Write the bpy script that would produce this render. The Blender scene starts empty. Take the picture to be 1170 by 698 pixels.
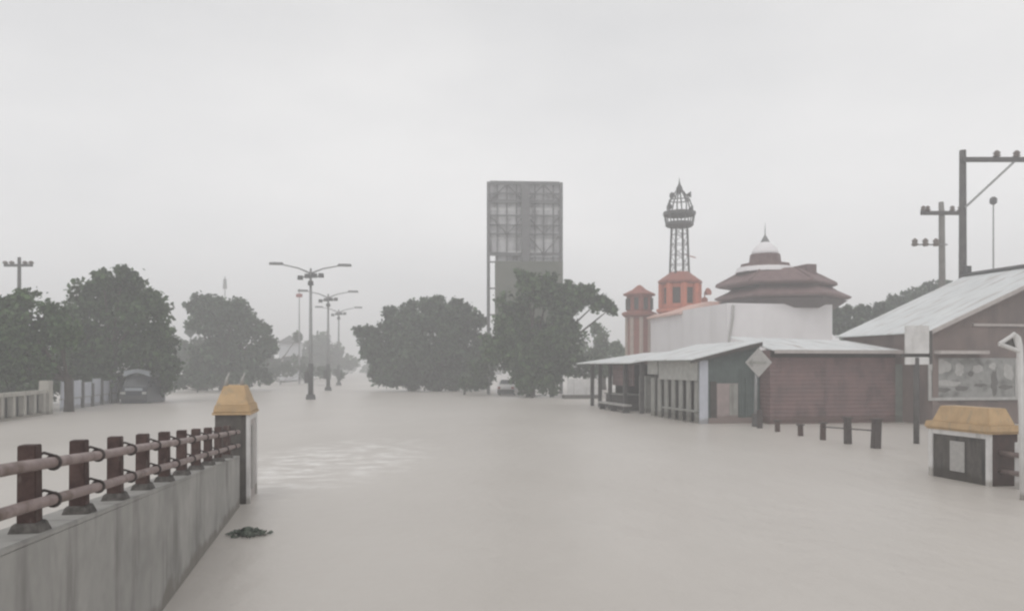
import bpy, bmesh, math, random
import numpy as np
from mathutils import Vector, Matrix, noise
random.seed(7)
scene = bpy.context.scene
col = scene.collection

# ------------------------------------------------------------------ camera frame of reference
H = 2.8            # eye height above the flood water
F = 950.0          # focal length in photograph pixels (1170 wide)
VPX, HOR = 393.0, 418.0
SL = (VPX - 585.0) / F          # street heading
YAW = math.atan(-SL)
GZ = -0.5          # drowned ground below the water
U = Vector((SL, 1, 0)).normalized()
V = Vector((U.y, -U.x, 0))


def P(px, py, D):
    return Vector(((px - 585.0) / F * D, D, H - (py - HOR) / F * D))


def R(dx, D, z=0.0):
    return Vector((dx + SL * D, D, z))


# ------------------------------------------------------------------ materials
def mat(name, c1, c2=None, scale=3.0, rough=0.8, bump=0.0, stretch=(1, 1, 1), metallic=0.0, island=False,
        detail=6.0, lo=0.35, hi=0.65, spec=0.3, wave=None, streak=None, tide=None):
    m = bpy.data.materials.new(name)
    m.use_nodes = True
    nt = m.node_tree
    N, L = nt.nodes, nt.links
    b = N['Principled BSDF']
    b.inputs['Roughness'].default_value = rough
    b.inputs['Metallic'].default_value = metallic
    b.inputs['Specular IOR Level'].default_value = spec
    c2 = c2 or tuple(x * 0.75 for x in c1)
    tc = N.new('ShaderNodeTexCoord')
    mp = N.new('ShaderNodeMapping')
    mp.inputs['Scale'].default_value = stretch
    L.new(tc.outputs['Object'], mp.inputs['Vector'])
    nz = N.new('ShaderNodeTexNoise')
    nz.inputs['Scale'].default_value = scale
    nz.inputs['Detail'].default_value = detail
    nz.inputs['Roughness'].default_value = 0.65
    L.new(mp.outputs[0], nz.inputs['Vector'])
    rp = N.new('ShaderNodeValToRGB')
    rp.color_ramp.elements[0].position = lo
    rp.color_ramp.elements[0].color = (*c1, 1)
    rp.color_ramp.elements[1].position = hi
    rp.color_ramp.elements[1].color = (*c2, 1)
    L.new(nz.outputs['Fac'], rp.inputs['Fac'])
    out = rp.outputs['Color']
    if streak:                                       # dirty run-down streaks
        mp2 = N.new('ShaderNodeMapping')
        mp2.inputs['Scale'].default_value = streak[1]
        L.new(tc.outputs['Object'], mp2.inputs['Vector'])
        n2 = N.new('ShaderNodeTexNoise')
        n2.inputs['Scale'].default_value = 1.0
        n2.inputs['Detail'].default_value = 4
        L.new(mp2.outputs[0], n2.inputs['Vector'])
        r2 = N.new('ShaderNodeMapRange')
        r2.inputs[1].default_value = streak[2]
        r2.inputs[2].default_value = streak[3]
        L.new(n2.outputs['Fac'], r2.inputs[0])
        mx = N.new('ShaderNodeMix')
        mx.data_type = 'RGBA'
        L.new(r2.outputs[0], mx.inputs[0])
        L.new(out, mx.inputs[6])
        mx.inputs[7].default_value = (*streak[0], 1)
        out = mx.outputs[2]
    if tide:                                         # damp, silty band the flood leaves above the water line
        sp = N.new('ShaderNodeSeparateXYZ')
        L.new(tc.outputs['Object'], sp.inputs[0])
        n3 = N.new('ShaderNodeTexNoise')
        n3.inputs['Scale'].default_value = 2.2
        n3.inputs['Detail'].default_value = 6
        L.new(tc.outputs['Object'], n3.inputs['Vector'])
        ad = N.new('ShaderNodeMath')
        ad.operation = 'MULTIPLY_ADD'
        ad.inputs[1].default_value = -.5
        L.new(n3.outputs['Fac'], ad.inputs[0])
        L.new(sp.outputs[2], ad.inputs[2])
        r3 = N.new('ShaderNodeMapRange')
        r3.inputs[1].default_value = .25 + tide
        r3.inputs[2].default_value = .25 + tide + .10
        r3.inputs[3].default_value = .75
        r3.inputs[4].default_value = 0
        L.new(ad.outputs[0], r3.inputs[0])
        m3 = N.new('ShaderNodeMix')
        m3.data_type = 'RGBA'
        L.new(r3.outputs[0], m3.inputs[0])
        L.new(out, m3.inputs[6])
        m3.inputs[7].default_value = (c1[0] * .45 + .02, c1[1] * .43 + .017, c1[2] * .40 + .014, 1)
        out = m3.outputs[2]
    if island:
        g = N.new('ShaderNodeNewGeometry')
        hs = N.new('ShaderNodeHueSaturation')
        mr = N.new('ShaderNodeMapRange')
        mr.inputs[3].default_value = 0.5
        mr.inputs[4].default_value = 1.65
        L.new(g.outputs['Random Per Island'], mr.inputs[0])
        L.new(mr.outputs[0], hs.inputs['Value'])
        L.new(out, hs.inputs['Color'])
        out = hs.outputs[0]
    L.new(out, b.inputs['Base Color'])
    hsrc = None
    if wave:
        w = N.new('ShaderNodeTexWave')
        w.wave_type = 'BANDS'
        w.bands_direction = wave[0]
        w.inputs['Scale'].default_value = wave[1]
        w.inputs['Distortion'].default_value = wave[3] if len(wave) > 3 else 0.0
        L.new(tc.outputs['Object'], w.inputs['Vector'])
        bw = N.new('ShaderNodeBump')
        bw.inputs['Strength'].default_value = 0.8
        bw.inputs['Distance'].default_value = wave[2]
        L.new(w.outputs['Fac'], bw.inputs['Height'])
        hsrc = bw
    if bump:
        bp = N.new('ShaderNodeBump')
        bp.inputs['Strength'].default_value = bump
        bp.inputs['Distance'].default_value = 0.03
        L.new(nz.outputs['Fac'], bp.inputs['Height'])
        if hsrc:
            L.new(hsrc.outputs[0], bp.inputs['Normal'])
        hsrc = bp
    if hsrc:
        L.new(hsrc.outputs[0], b.inputs['Normal'])
    return m


M = {}
M['maroon'] = mat('maroon_paint', (.052, .032, .030), (.115, .075, .066), 7, .75, .4, detail=10, streak=((.15, .125, .11), (14, 14, 5), .60, .72))
M['base'] = mat('weathered_post_base', (.06, .055, .05), (.16, .15, .14), 12, .85, .4)
M['pipe'] = mat('pale_rail_pipe', (.32, .25, .235), (.21, .16, .15), 6, .5, .1, streak=((.13, .09, .07), (3, 3, 3), .55, .75))
M['clamp'] = mat('dark_clamp', (.06, .05, .048), (.10, .085, .08), 20, .6, .2)
M['wall'] = mat('parapet_concrete', (.41, .40, .38), (.29, .285, .27), 1.1, .9, .35, detail=9,
                streak=((.14, .135, .125), (1.2, 2.6, .5), .52, .80), tide=0.12)
M['ochre'] = mat('ochre_paint', (.54, .38, .215), (.42, .29, .165), 3, .6, .15, streak=((.33, .27, .19), (6, 6, 1.2), .55, .8))
M['dark'] = mat('dark_pillar_render', (.085, .078, .072), (.125, .115, .105), 5, .85, .3, streak=((.05, .048, .045), (6, 6, .8), .5, .7), tide=0.16)
M['brownred'] = mat('red_brown_pillar', (.10, .068, .062), (.07, .055, .05), 5, .85, .3, tide=0.16)
M['white'] = mat('white_paint', (.72, .71, .70), (.58, .57, .56), 2, .6, .05, streak=((.40, .39, .37), (4, 4, .5), .56, .8), tide=0.14)
M['plaque'] = mat('plaque_stone', (.45, .44, .42), (.36, .35, .34), 9, .6)
M['mosque'] = mat('mosque_white', (.85, .83, .84), (.80, .78, .79), 0.6, .8, .05, streak=((.70, .68, .68), (.5, .5, .12), .5, .9))
M['mroof'] = mat('mosque_brown_roof', (.165, .10, .10), (.23, .15, .145), 1.5, .7, .2, wave=('Z', 5, .03))
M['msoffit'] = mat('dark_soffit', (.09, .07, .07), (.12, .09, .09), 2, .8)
M['orange'] = mat('minaret_orange', (.58, .20, .13), (.48, .17, .11), 1.5, .7, .1, streak=((.30, .11, .08), (3, 3, .4), .55, .8))
M['terracotta'] = mat('turret_red', (.36, .135, .10), (.28, .11, .09), 1.5, .75, .1)
M['cream'] = mat('cream_columns', (.52, .42, .36), (.44, .36, .31), 2, .7)
M['coping'] = mat('pale_orange_tiles', (.66, .40, .33), (.74, .56, .50), 1.5, .75, .1)
M['steel'] = mat('grey_steel', (.16, .16, .165), (.22, .22, .22), 4, .5, .1, metallic=.3)
M['galv'] = mat('galvanised_steel', (.30, .30, .30), (.23, .23, .23), 5, .5, .05, metallic=.4)
M['darksteel'] = mat('dark_steel', (.07, .07, .072), (.11, .11, .11), 5, .6, .1)
M['panelg'] = mat('billboard_grey_sheet', (.66, .66, .67), (.48, .48, .49), .7, .7, .1, streak=((.14, .14, .14), (1.2, 1.2, .3), .5, .75))
M['skysheet'] = mat('billboard_sky_gap_sheet', (.78, .78, .78), (.66, .66, .66), .8, .7)  # pale tone stands in for sky brightness between the grey sheets
M['panelgreen'] = mat('billboard_green_sheet', (.14, .15, .125), (.19, .195, .17), .5, .8, .1)
M['tin'] = mat('pale_tin_roof', (.83, .85, .85), (.72, .74, .74), .8, .45, .05, wave=('Y', 6.0, .02), streak=((.36, .30, .26), (.5, 2.5, .5), .54, .8))
M['tinx'] = mat('pale_tin_roof_across', (.83, .84, .84), (.72, .74, .74), .8, .45, .05, wave=('X', 6.0, .02), streak=((.36, .30, .26), (2.5, .5, .5), .54, .8))
M['stallgreen'] = mat('stall_green_board', (.115, .145, .138), (.085, .105, .10), 2.0, .8, .1, wave=('X', 2.2, .012), tide=0.3)
M['stallgrey'] = mat('stall_grey_board', (.36, .36, .335), (.27, .27, .25), 1.6, .8, .1, streak=((.2, .19, .17), (5, 5, .6), .52, .75), tide=0.28)
M['sh_board'] = mat('faded_sign_board', (.46, .46, .43), (.34, .34, .32), 3, .7)
M['pinkdoor'] = mat('faded_pink_door', (.38, .31, .30), (.30, .25, .24), 2, .7, .05, tide=0.3)
M['darkin'] = mat('dark_boards_painted_shade', (.06, .055, .05), (.09, .08, .075), 3, .9)  # colours dark boards, and paints shade in openings and under the eave
M['redbrick'] = mat('red_brown_planks', (.23, .15, .145), (.165, .12, .118), 1.2, .85, .1, wave=('Z', 1.6, .02, .3),
                    streak=((.09, .075, .072), (1.2, 1.2, .6), .5, .75), tide=0.3)
M['greenpanel'] = mat('grey_green_door', (.21, .225, .205), (.16, .17, .155), 2, .8, .1, tide=0.3)
M['brown'] = mat('brown_gable_render', (.225, .175, .16), (.175, .142, .132), .9, .85, .1, streak=((.125, .105, .10), (.9, .9, .25), .52, .75))
M['trim'] = mat('pale_trim', (.50, .46, .44), (.40, .36, .345), 2, .7)
M['signgrey'] = mat('grey_sign_face', (.34, .34, .33), (.26, .26, .25), 2.2, .7, streak=((.17, .17, .16), (2, 2, 2), .5, .7))
M['signpale'] = mat('pale_sign_mark', (.47, .465, .45), (.38, .375, .36), 4, .7)
M['signdark'] = mat('dark_sign_mark', (.13, .125, .12), (.17, .165, .155), 5, .7)
M['beige'] = mat('beige_balustrade', (.46, .44, .39), (.36, .345, .31), 1.5, .8, .1, streak=((.22, .21, .19), (4, 4, .6), .55, .8), tide=0.15)
M['shade'] = mat('dark_balustrade_back', (.10, .095, .085), (.14, .13, .12), 2, .9)  # painted shade behind the balusters; also colours the planter
M['lilac'] = mat('pale_blue_panel', (.56, .58, .64), (.46, .48, .53), 1.5, .7, .05, tide=0.2)
M['vanblue'] = mat('van_dark_blue', (.035, .042, .055), (.045, .052, .065), 2, .35, spec=.5)
M['glass'] = mat('dark_glass', (.05, .055, .06), (.06, .065, .07), 2, .12, spec=.6)
M['vanpale'] = mat('pale_van_bands', (.40, .43, .46), (.34, .37, .40), 2, .3, spec=.5)  # roof highlight put into a pale colour; the grille uses it too
M['carwhite'] = mat('car_white', (.70, .69, .68), (.64, .63, .62), 2, .35, spec=.5)
M['rubber'] = mat('rubber', (.03, .03, .03), (.04, .04, .04), 8, .9)
M['redlamp'] = mat('red_lamp', (.30, .04, .03), (.25, .03, .03), 8, .4)
M['lamplens'] = mat('lamp_lens', (.5, .5, .48), (.45, .45, .43), 8, .3)
M['concpole'] = mat('concrete_pole', (.26, .245, .235), (.20, .19, .18), 3, .85, .1, tide=0.2)
M['darkpole'] = mat('dark_pole', (.085, .08, .08), (.12, .115, .11), 3, .8, .1)
M['ceramic'] = mat('insulator', (.14, .11, .10), (.18, .15, .13), 8, .4)
M['bark'] = mat('bark', (.075, .06, .05), (.045, .037, .032), 2, .95, .5, stretch=(3, 3, .6))
M['leaf'] = mat('leaves_dark', (0.024, 0.046, 0.018), (0.07, 0.115, 0.046), .45, .7, island=True, spec=.2)
M['leaf2'] = mat('leaves_mid', (0.026, 0.05, 0.02), (0.08, 0.13, 0.052), .45, .7, island=True, spec=.2)
M['leaf3'] = mat('leaves_grey_green', (0.028, 0.045, 0.028), (0.07, 0.105, 0.06), .45, .7, island=True, spec=.2)
M['leaf4'] = mat('leaves_pale', (.08, .12, .075), (.13, .18, .10), .5, .7, island=True, spec=.2)
M['ground'] = mat('muddy_ground', (.16, .13, .10), (.22, .18, .14), .4, .95, .3)
M['weed'] = mat('wet_weed', (.055, .08, .06), (.17, .19, .16), 8, .6, island=True)
M['twig'] = mat('wet_twigs', (.07, .06, .05), (.11, .10, .085), 10, .8)
M['housepale'] = mat('far_pale_wall', (.60, .61, .63), (.52, .53, .55), .5, .8)
M['housewin'] = mat('far_window', (.08, .085, .09), (.10, .105, .11), 1, .4)


# ------------------------------------------------------------------ mesh builder
class MB:
    def __init__(s):
        s.bm = bmesh.new()

    def box(s, x0, x1, y0, y1, z0, z1, tx=0.0, ty=0.0):
        """box; tx, ty shrink its top on each side"""
        v = [s.bm.verts.new(p) for p in ((x0, y0, z0), (x1, y0, z0), (x1, y1, z0), (x0, y1, z0),
                                         (x0 + tx, y0 + ty, z1), (x1 - tx, y0 + ty, z1), (x1 - tx, y1 - ty, z1), (x0 + tx, y1 - ty, z1))]
        for f in ((3, 2, 1, 0), (4, 5, 6, 7), (0, 1, 5, 4), (1, 2, 6, 5), (2, 3, 7, 6), (3, 0, 4, 7)):
            s.bm.faces.new([v[i] for i in f])
        return s

    def prism(s, pts, ext):
        ext = Vector(ext)
        a = [s.bm.verts.new(Vector(p)) for p in pts]
        b = [s.bm.verts.new(Vector(p) + ext) for p in pts]
        n = len(a)
        s.bm.faces.new(a[::-1])
        s.bm.faces.new(b)
        for i in range(n):
            j = (i + 1) % n
            s.bm.faces.new([a[i], a[j], b[j], b[i]])
        return s

    def tube(s, pts, r, n=8, cap=True):
        pts = [Vector(p) for p in pts]
        rs = r if isinstance(r, (list, tuple)) else [r] * len(pts)
        rings = []
        for i, p in enumerate(pts):
            d = (pts[min(i + 1, len(pts) - 1)] - pts[max(i - 1, 0)]).normalized()
            a = d.orthogonal().normalized() if i == 0 else (a - d * a.dot(d)).normalized()
            c = d.cross(a)
            rings.append([s.bm.verts.new(p + (a * math.cos(t) + c * math.sin(t)) * rs[i]) for t in [2 * math.pi * k / n for k in range(n)]])
        for q, w in zip(rings, rings[1:]):
            for k in range(n):
                s.bm.faces.new([q[k], q[(k + 1) % n], w[(k + 1) % n], w[k]])
        if cap:
            s.bm.faces.new(rings[0][::-1])
            s.bm.faces.new(rings[-1])
        return s

    def lathe(s, c, prof, n=16, rot=0.0, cap=True):
        """prof: list of (radius, z) turned about the vertical through c"""
        rings = []
        for r, z in prof:
            rings.append([s.bm.verts.new((c[0] + r * math.cos(rot + 2 * math.pi * k / n), c[1] + r * math.sin(rot + 2 * math.pi * k / n), z)) for k in range(n)])
        for q, w in zip(rings, rings[1:]):
            for k in range(n):
                s.bm.faces.new([q[k], q[(k + 1) % n], w[(k + 1) % n], w[k]])
        if cap:
            s.bm.faces.new(rings[0][::-1])
            s.bm.faces.new(rings[-1])
        return s

    def ring(s, c, axis, R_, r, n=14, m=6):
        axis = Vector(axis).normalized()
        a = axis.orthogonal().normalized()
        b = axis.cross(a)
        c = Vector(c)
        rr = []
        for i in range(n):
            t = 2 * math.pi * i / n
            d = a * math.cos(t) + b * math.sin(t)
            rr.append([s.bm.verts.new(c + d * (R_ + r * math.cos(2 * math.pi * k / m)) + axis * r * math.sin(2 * math.pi * k / m)) for k in range(m)])
        for i in range(n):
            q, w = rr[i], rr[(i + 1) % n]
            for k in range(m):
                s.bm.faces.new([q[k], w[k], w[(k + 1) % m], q[(k + 1) % m]])
        return s

    def ball(s, c, r, sz=1.0):
        s.lathe((c[0], c[1]), [(max(.02, math.sin(t)) * r, c[2] - math.cos(t) * r * sz) for t in [math.pi * k / 8 for k in range(9)]], 12)
        return s

    def mesh(s, name, bevel=0.0, smooth=False):
        bmesh.ops.recalc_face_normals(s.bm, faces=s.bm.faces)
        if bevel:
            ed = [e for e in s.bm.edges if len(e.link_faces) == 2 and e.calc_face_angle(0) > .5]
            bmesh.ops.bevel(s.bm, geom=ed, offset=bevel, segments=2, affect='EDGES', clamp_overlap=True)
        me = bpy.data.meshes.new(name)
        s.bm.to_mesh(me)
        s.bm.free()
        if smooth:
            me.polygons.foreach_set('use_smooth', [True] * len(me.polygons))
        return me


def tag(o, label=None, cat=None, group=None, kind=None):
    for k, v in (('label', label), ('category', cat), ('group', group), ('kind', kind)):
        if v:
            o[k] = v
    return o


def thing(name, label, cat, loc, rz=0.0, group=None, base=GZ):
    o = bpy.data.objects.new(name, None)
    o.empty_display_size = .3
    o.location = (loc[0], loc[1], base)
    o.rotation_euler = (0, 0, rz)
    col.objects.link(o)
    return tag(o, label, cat, group)


def root_of(o):
    while o.parent:
        o = o.parent
    return o


def part(name, mb, m, parent, label=None, bevel=0.0, smooth=False):
    """x, y are in the thing's own axes, z is height above the water"""
    me = mb.mesh(name, bevel, smooth) if isinstance(mb, MB) else mb
    me.transform(Matrix.Translation((0, 0, -root_of(parent).location.z)))
    me.materials.append(M[m])
    o = bpy.data.objects.new(name, me)
    col.objects.link(o)
    o.parent = parent
    if label:
        o['label'] = label
    return o


def single(name, me, m, label, cat, group=None, kind=None):
    if isinstance(me, MB):
        me = me.mesh(name)
    me.materials.append(M[m] if isinstance(m, str) else m)
    o = bpy.data.objects.new(name, me)
    col.objects.link(o)
    return tag(o, label, cat, group, kind)


def children(o):
    return [c for c in list(bpy.data.objects) if c.parent == o]


def copy_tree(o, parent=None):
    kids = children(o)
    c = o.copy()
    col.objects.link(c)
    if parent:
        c.parent = parent
    for k in kids:
        copy_tree(k, c)
    return c


def loc_of(t, w):
    """world point -> the thing's x, y (turned with it) and height above water"""
    d = Vector(w) - Vector((t.location.x, t.location.y, 0))
    a = t.rotation_euler.z
    return Vector((d.x * math.cos(a) + d.y * math.sin(a), -d.x * math.sin(a) + d.y * math.cos(a), d.z))


def on_y(t, px, py, y0):
    """where the sight line meets the thing's own plane y = y0"""
    o = loc_of(t, (0, 0, H))
    d = loc_of(t, Vector((t.location.x, t.location.y, 0)) + Vector(((px - 585) / F, 1, -(py - HOR) / F)))
    k = (y0 - o.y) / d.y
    return o + d * k


def on_x(t, px, py, x0):
    o = loc_of(t, (0, 0, H))
    d = loc_of(t, Vector((t.location.x, t.location.y, 0)) + Vector(((px - 585) / F, 1, -(py - HOR) / F)))
    k = (x0 - o.x) / d.x
    return o + d * k


# ------------------------------------------------------------------ sky, sun, camera
w = bpy.data.worlds.new("World")
scene.world = w
w.use_nodes = True
nt = w.node_tree
bg = nt.nodes['Background']
bg.inputs['Strength'].default_value = 0.122
sky = nt.nodes.new('ShaderNodeTexSky')
sky.sky_type = 'NISHITA'
sky.sun_disc = False
sky.sun_elevation = math.radians(52)
sky.sun_rotation = math.radians(200)
sky.air_density = 1.0
sky.dust_density = 4.0
hs = nt.nodes.new('ShaderNodeHueSaturation')
hs.inputs['Saturation'].default_value = 0.12
nt.links.new(sky.outputs[0], hs.inputs['Color'])
tc = nt.nodes.new('ShaderNodeTexCoord')
mp = nt.nodes.new('ShaderNodeMapping')
mp.inputs['Scale'].default_value = (1.0, 1.0, 2.6)
nt.links.new(tc.outputs['Generated'], mp.inputs['Vector'])
nz = nt.nodes.new('ShaderNodeTexNoise')
nz.inputs['Scale'].default_value = 1.6
nz.inputs['Detail'].default_value = 5
nz.inputs['Roughness'].default_value = 0.5
nt.links.new(mp.outputs[0], nz.inputs['Vector'])
rp = nt.nodes.new('ShaderNodeValToRGB')
rp.color_ramp.elements[0].position = 0.30
rp.color_ramp.elements[0].color = (.585, .59, .605, 1)
rp.color_ramp.elements[1].position = 0.70
rp.color_ramp.elements[1].color = (.775, .77, .77, 1)
nt.links.new(nz.outputs['Fac'], rp.inputs['Fac'])
sc_ = nt.nodes.new('ShaderNodeVectorMath')
sc_.operation = 'SCALE'
sx_ = nt.nodes.new('ShaderNodeSeparateXYZ')
nt.links.new(tc.outputs['Generated'], sx_.inputs[0])
el = nt.nodes.new('ShaderNodeMapRange')            # rain cloud: palest low down, greyer higher up
el.interpolation_type = 'SMOOTHSTEP'
el.inputs[1].default_value = 0.12
el.inputs[2].default_value = 0.50
el.inputs[3].default_value = 10.2
el.inputs[4].default_value = 8.4
nt.links.new(sx_.outputs[2], el.inputs[0])
nt.links.new(rp.outputs[0], sc_.inputs[0])
nt.links.new(el.outputs[0], sc_.inputs['Scale'])
mx = nt.nodes.new('ShaderNodeMix')
mx.data_type = 'RGBA'
mx.inputs[0].default_value = 0.88           # thick rain cloud over the clear sky
nt.links.new(hs.outputs[0], mx.inputs[6])
nt.links.new(sc_.outputs[0], mx.inputs[7])
nt.links.new(mx.outputs[2], bg.inputs['Color'])

sd = bpy.data.lights.new('sun', 'SUN')
sd.energy = 0.5
sd.angle = math.radians(30)
sd.color = (1, .97, .93)
so = bpy.data.objects.new('sun', sd)
col.objects.link(so)
so.rotation_euler = (math.radians(38), 0, math.radians(-20))

cd = bpy.data.cameras.new('camera')
cd.sensor_fit = 'HORIZONTAL'
cd.sensor_width = 36
cd.lens = F / 1170 * 36
cd.shift_y = (HOR - 349) / 1170
cd.clip_end = 5000
cd.clip_start = .05
cam = bpy.data.objects.new('camera', cd)
cam.location = (0, 0, H)
cam.rotation_euler = (math.pi / 2, 0, 0)
col.objects.link(cam)
scene.camera = cam

vs = scene.view_settings
vs.view_transform = 'Standard'
vs.look = 'None'
vs.exposure = 0.15
vs.gamma = 1
vs.use_curve_mapping = False
cy = scene.cycles
cy.use_denoising = True
cy.max_bounces = 6
cy.diffuse_bounces = 3
cy.glossy_bounces = 3
cy.volume_bounces = 3
cy.sample_clamp_indirect = 4
cy.pixel_filter_type = 'BLACKMAN_HARRIS'
cy.filter_width = 2.4

# ------------------------------------------------------------------ ground, water, haze
mb = MB()
mb.bm.faces.new([mb.bm.verts.new(p) for p in ((-700, -60, GZ), (700, -60, GZ), (700, 1000, GZ), (-700, 1000, GZ))])
single('ground', mb, 'ground', 'muddy ground lying under the flood water', None, kind='structure')


def water_material():
    m = bpy.data.materials.new('flood_water')
    m.use_nodes = True
    nt = m.node_tree
    N, L = nt.nodes, nt.links
    b = N['Principled BSDF']
    b.inputs['Roughness'].default_value = .38
    b.inputs['IOR'].default_value = 1.33
    tc = N.new('ShaderNodeTexCoord')

    def nz(scale, st, rot=0.0, det=4, rough=.55):
        mp = N.new('ShaderNodeMapping')
        mp.inputs['Scale'].default_value = st
        mp.inputs['Rotation'].default_value = (0, 0, rot)
        L.new(tc.outputs['Object'], mp.inputs['Vector'])
        n = N.new('ShaderNodeTexNoise')
        n.inputs['Scale'].default_value = scale
        n.inputs['Detail'].default_value = det
        n.inputs['Roughness'].default_value = rough
        L.new(mp.outputs[0], n.inputs['Vector'])
        return n

    big = nz(.12, (1, .45, 1), .2, 4)
    rp = N.new('ShaderNodeValToRGB')
    rp.color_ramp.elements[0].position = .3
    rp.color_ramp.elements[0].color = (.49, .455, .415, 1)
    rp.color_ramp.elements[1].position = .7
    rp.color_ramp.elements[1].color = (.58, .545, .505, 1)
    L.new(big.outputs['Fac'], rp.inputs['Fac'])
    # foam where the stream breaks round the bridge pillar
    sep = N.new('ShaderNodeSeparateXYZ')
    L.new(tc.outputs['Object'], sep.inputs[0])

    def math_(op, a, c=None, clamp=False):
        n = N.new('ShaderNodeMath')
        n.operation = op
        n.use_clamp = clamp
        for i, q in enumerate((a, c)):
            if q is None:
                continue
            if isinstance(q, (int, float)):
                n.inputs[i].default_value = q
            else:
                L.new(q, n.inputs[i])
        return n.outputs[0]
    gx = math_('DIVIDE', math_('ADD', sep.outputs[0], 5.4), 3.2)
    gy = math_('DIVIDE', math_('SUBTRACT', sep.outputs[1], 24.5), 8.5)
    # lean the patch: further off it drifts to the right
    gx = math_('SUBTRACT', gx, math_('MULTIPLY', gy, .25))
    d2 = math_('ADD', math_('MULTIPLY', gx, gx), math_('MULTIPLY', gy, gy))
    msk = math_('SUBTRACT', 1.0, d2, True)
    fn = nz(1.4, (.8, 1.0, 1), .2, 5, .6)
    fo = math_('MULTIPLY', math_('MULTIPLY', math_('SUBTRACT', fn.outputs['Fac'], .45), 4.0, True), msk, True)
    fo = math_('MULTIPLY', fo, 1.0)
    mxc = N.new('ShaderNodeMix')
    mxc.data_type = 'RGBA'
    L.new(fo, mxc.inputs[0])
    L.new(rp.outputs[0], mxc.inputs[6])
    mxc.inputs[7].default_value = (.88, .86, .83, 1)
    L.new(mxc.outputs[2], b.inputs['Base Color'])
    a = nz(.55, (1, .5, 1), .3, 3)
    c = nz(2.6, (1, .6, 1), -.2, 3)
    hsum = math_('ADD', math_('MULTIPLY', a.outputs['Fac'], 1.0), math_('MULTIPLY', c.outputs['Fac'], .30))
    hsum = math_('ADD', hsum, math_('MULTIPLY', math_('MULTIPLY', fn.outputs['Fac'], msk), .5))
    bp = N.new('ShaderNodeBump')
    bp.inputs['Strength'].default_value = .5
    bp.inputs['Distance'].default_value = .13
    L.new(hsum, bp.inputs['Height'])
    L.new(bp.outputs[0], b.inputs['Normal'])
    return m


mb = MB()
mb.bm.faces.new([mb.bm.verts.new(p) for p in ((-690, -50, 0), (690, -50, 0), (690, 990, 0), (-690, 990, 0))])
single('water', mb, water_material(), 'grey brown flood water covering the whole street', None, kind='structure')

mb = MB()
mb.box(-720, 720, -80, 1020, GZ - 1.0, 32)
hz = bpy.data.materials.new('rain_haze')
hz.use_nodes = True
n = hz.node_tree
n.nodes.remove(n.nodes['Principled BSDF'])
pv = n.nodes.new('ShaderNodeVolumePrincipled')
pv.inputs['Color'].default_value = (.982, .988, 1.0, 1)
pv.inputs['Density'].default_value = .0042
pv.inputs['Anisotropy'].default_value = .2
n.links.new(pv.outputs[0], n.nodes['Material Output'].inputs['Volume'])
single('haze', mb, hz, 'thin rain haze over the flooded street', None, kind='stuff')

# ------------------------------------------------------------------ left bridge parapet, railing, pillar
D0 = 5.82
SLOPE = -.0584 / math.sqrt(1 + SL * SL)


def deck(D):
    return 1.982 - .0584 * D


K = math.sqrt(1 + SL * SL)
t = thing('parapet_wall', 'stained grey concrete parapet wall sloping down under the left railing', 'wall', R(-2.08 - .2, D0), YAW)
mb = MB()
y0, y1 = (1.2 - D0) * K, (16.55 - D0) * K
wx0, wx1 = -.17, .195
mb.prism([(wx0, y0, GZ), (wx0, y1, GZ), (wx0, y1, deck(16.55) - .045), (wx0, y0, deck(1.2) - .045)], (wx1 - wx0, 0, 0))
part('wall_body', mb, 'wall', t)
mb = MB()
mb.prism([(wx0 - .004, y0, deck(1.2) - .044), (wx0 - .004, y1, deck(16.55) - .044), (wx0 - .004, y1, deck(16.55)), (wx0 - .004, y0, deck(1.2))], (wx1 - wx0 + .008, 0, 0))
part('coping', mb, 'wall', t, bevel=.008)

t = thing('bridge_railing', 'maroon post railing with two pale pipes on the left parapet wall', 'railing', R(-2.2, D0), YAW, base=deck(D0))
HP = .607
for i in range(-4, 10):
    D = D0 + 1.09 * i
    if D < 1.4:
        continue
    yy = (D - D0) * K
    z = deck(D)
    mb = MB()
    mb.box(-.062, .062, yy - .07, yy + .07, z + .05, z + HP, .004, .004)
    po = part('post', mb, 'maroon', t, bevel=.006)
    mb = MB()
    mb.box(-.11, .11, yy - .14, yy + .14, z - .02, z + .07, .03, .04)
    part('post_base', mb, 'base', po, bevel=.008)
    for q in (.78, .34):
        mb = MB()
        zc = z + q * HP + SLOPE * .15
        mb.ring((.105, yy + .15, zc), (0, 1, SLOPE), .047, .013)
        mb.tube([(.105, yy + .15, zc + .05), (.06, yy + .10, zc + .075), (.03, yy + .05, zc + .06)], .011, 6)
        part('clamp', mb, 'clamp', po, smooth=True)
for q, nm in ((.78, 'upper_rail'), (.34, 'lower_rail')):
    mb = MB()
    pts = []
    for k in range(16):
        D = 1.3 + (16.5 - 1.3) * k / 15
        pts.append((.105, (D - D0) * K, deck(D) + q * HP + .004 * math.sin(k * 1.9)))
    mb.tube(pts, .040, 14)
    part(nm, mb, 'pipe', t, smooth=True)


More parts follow.
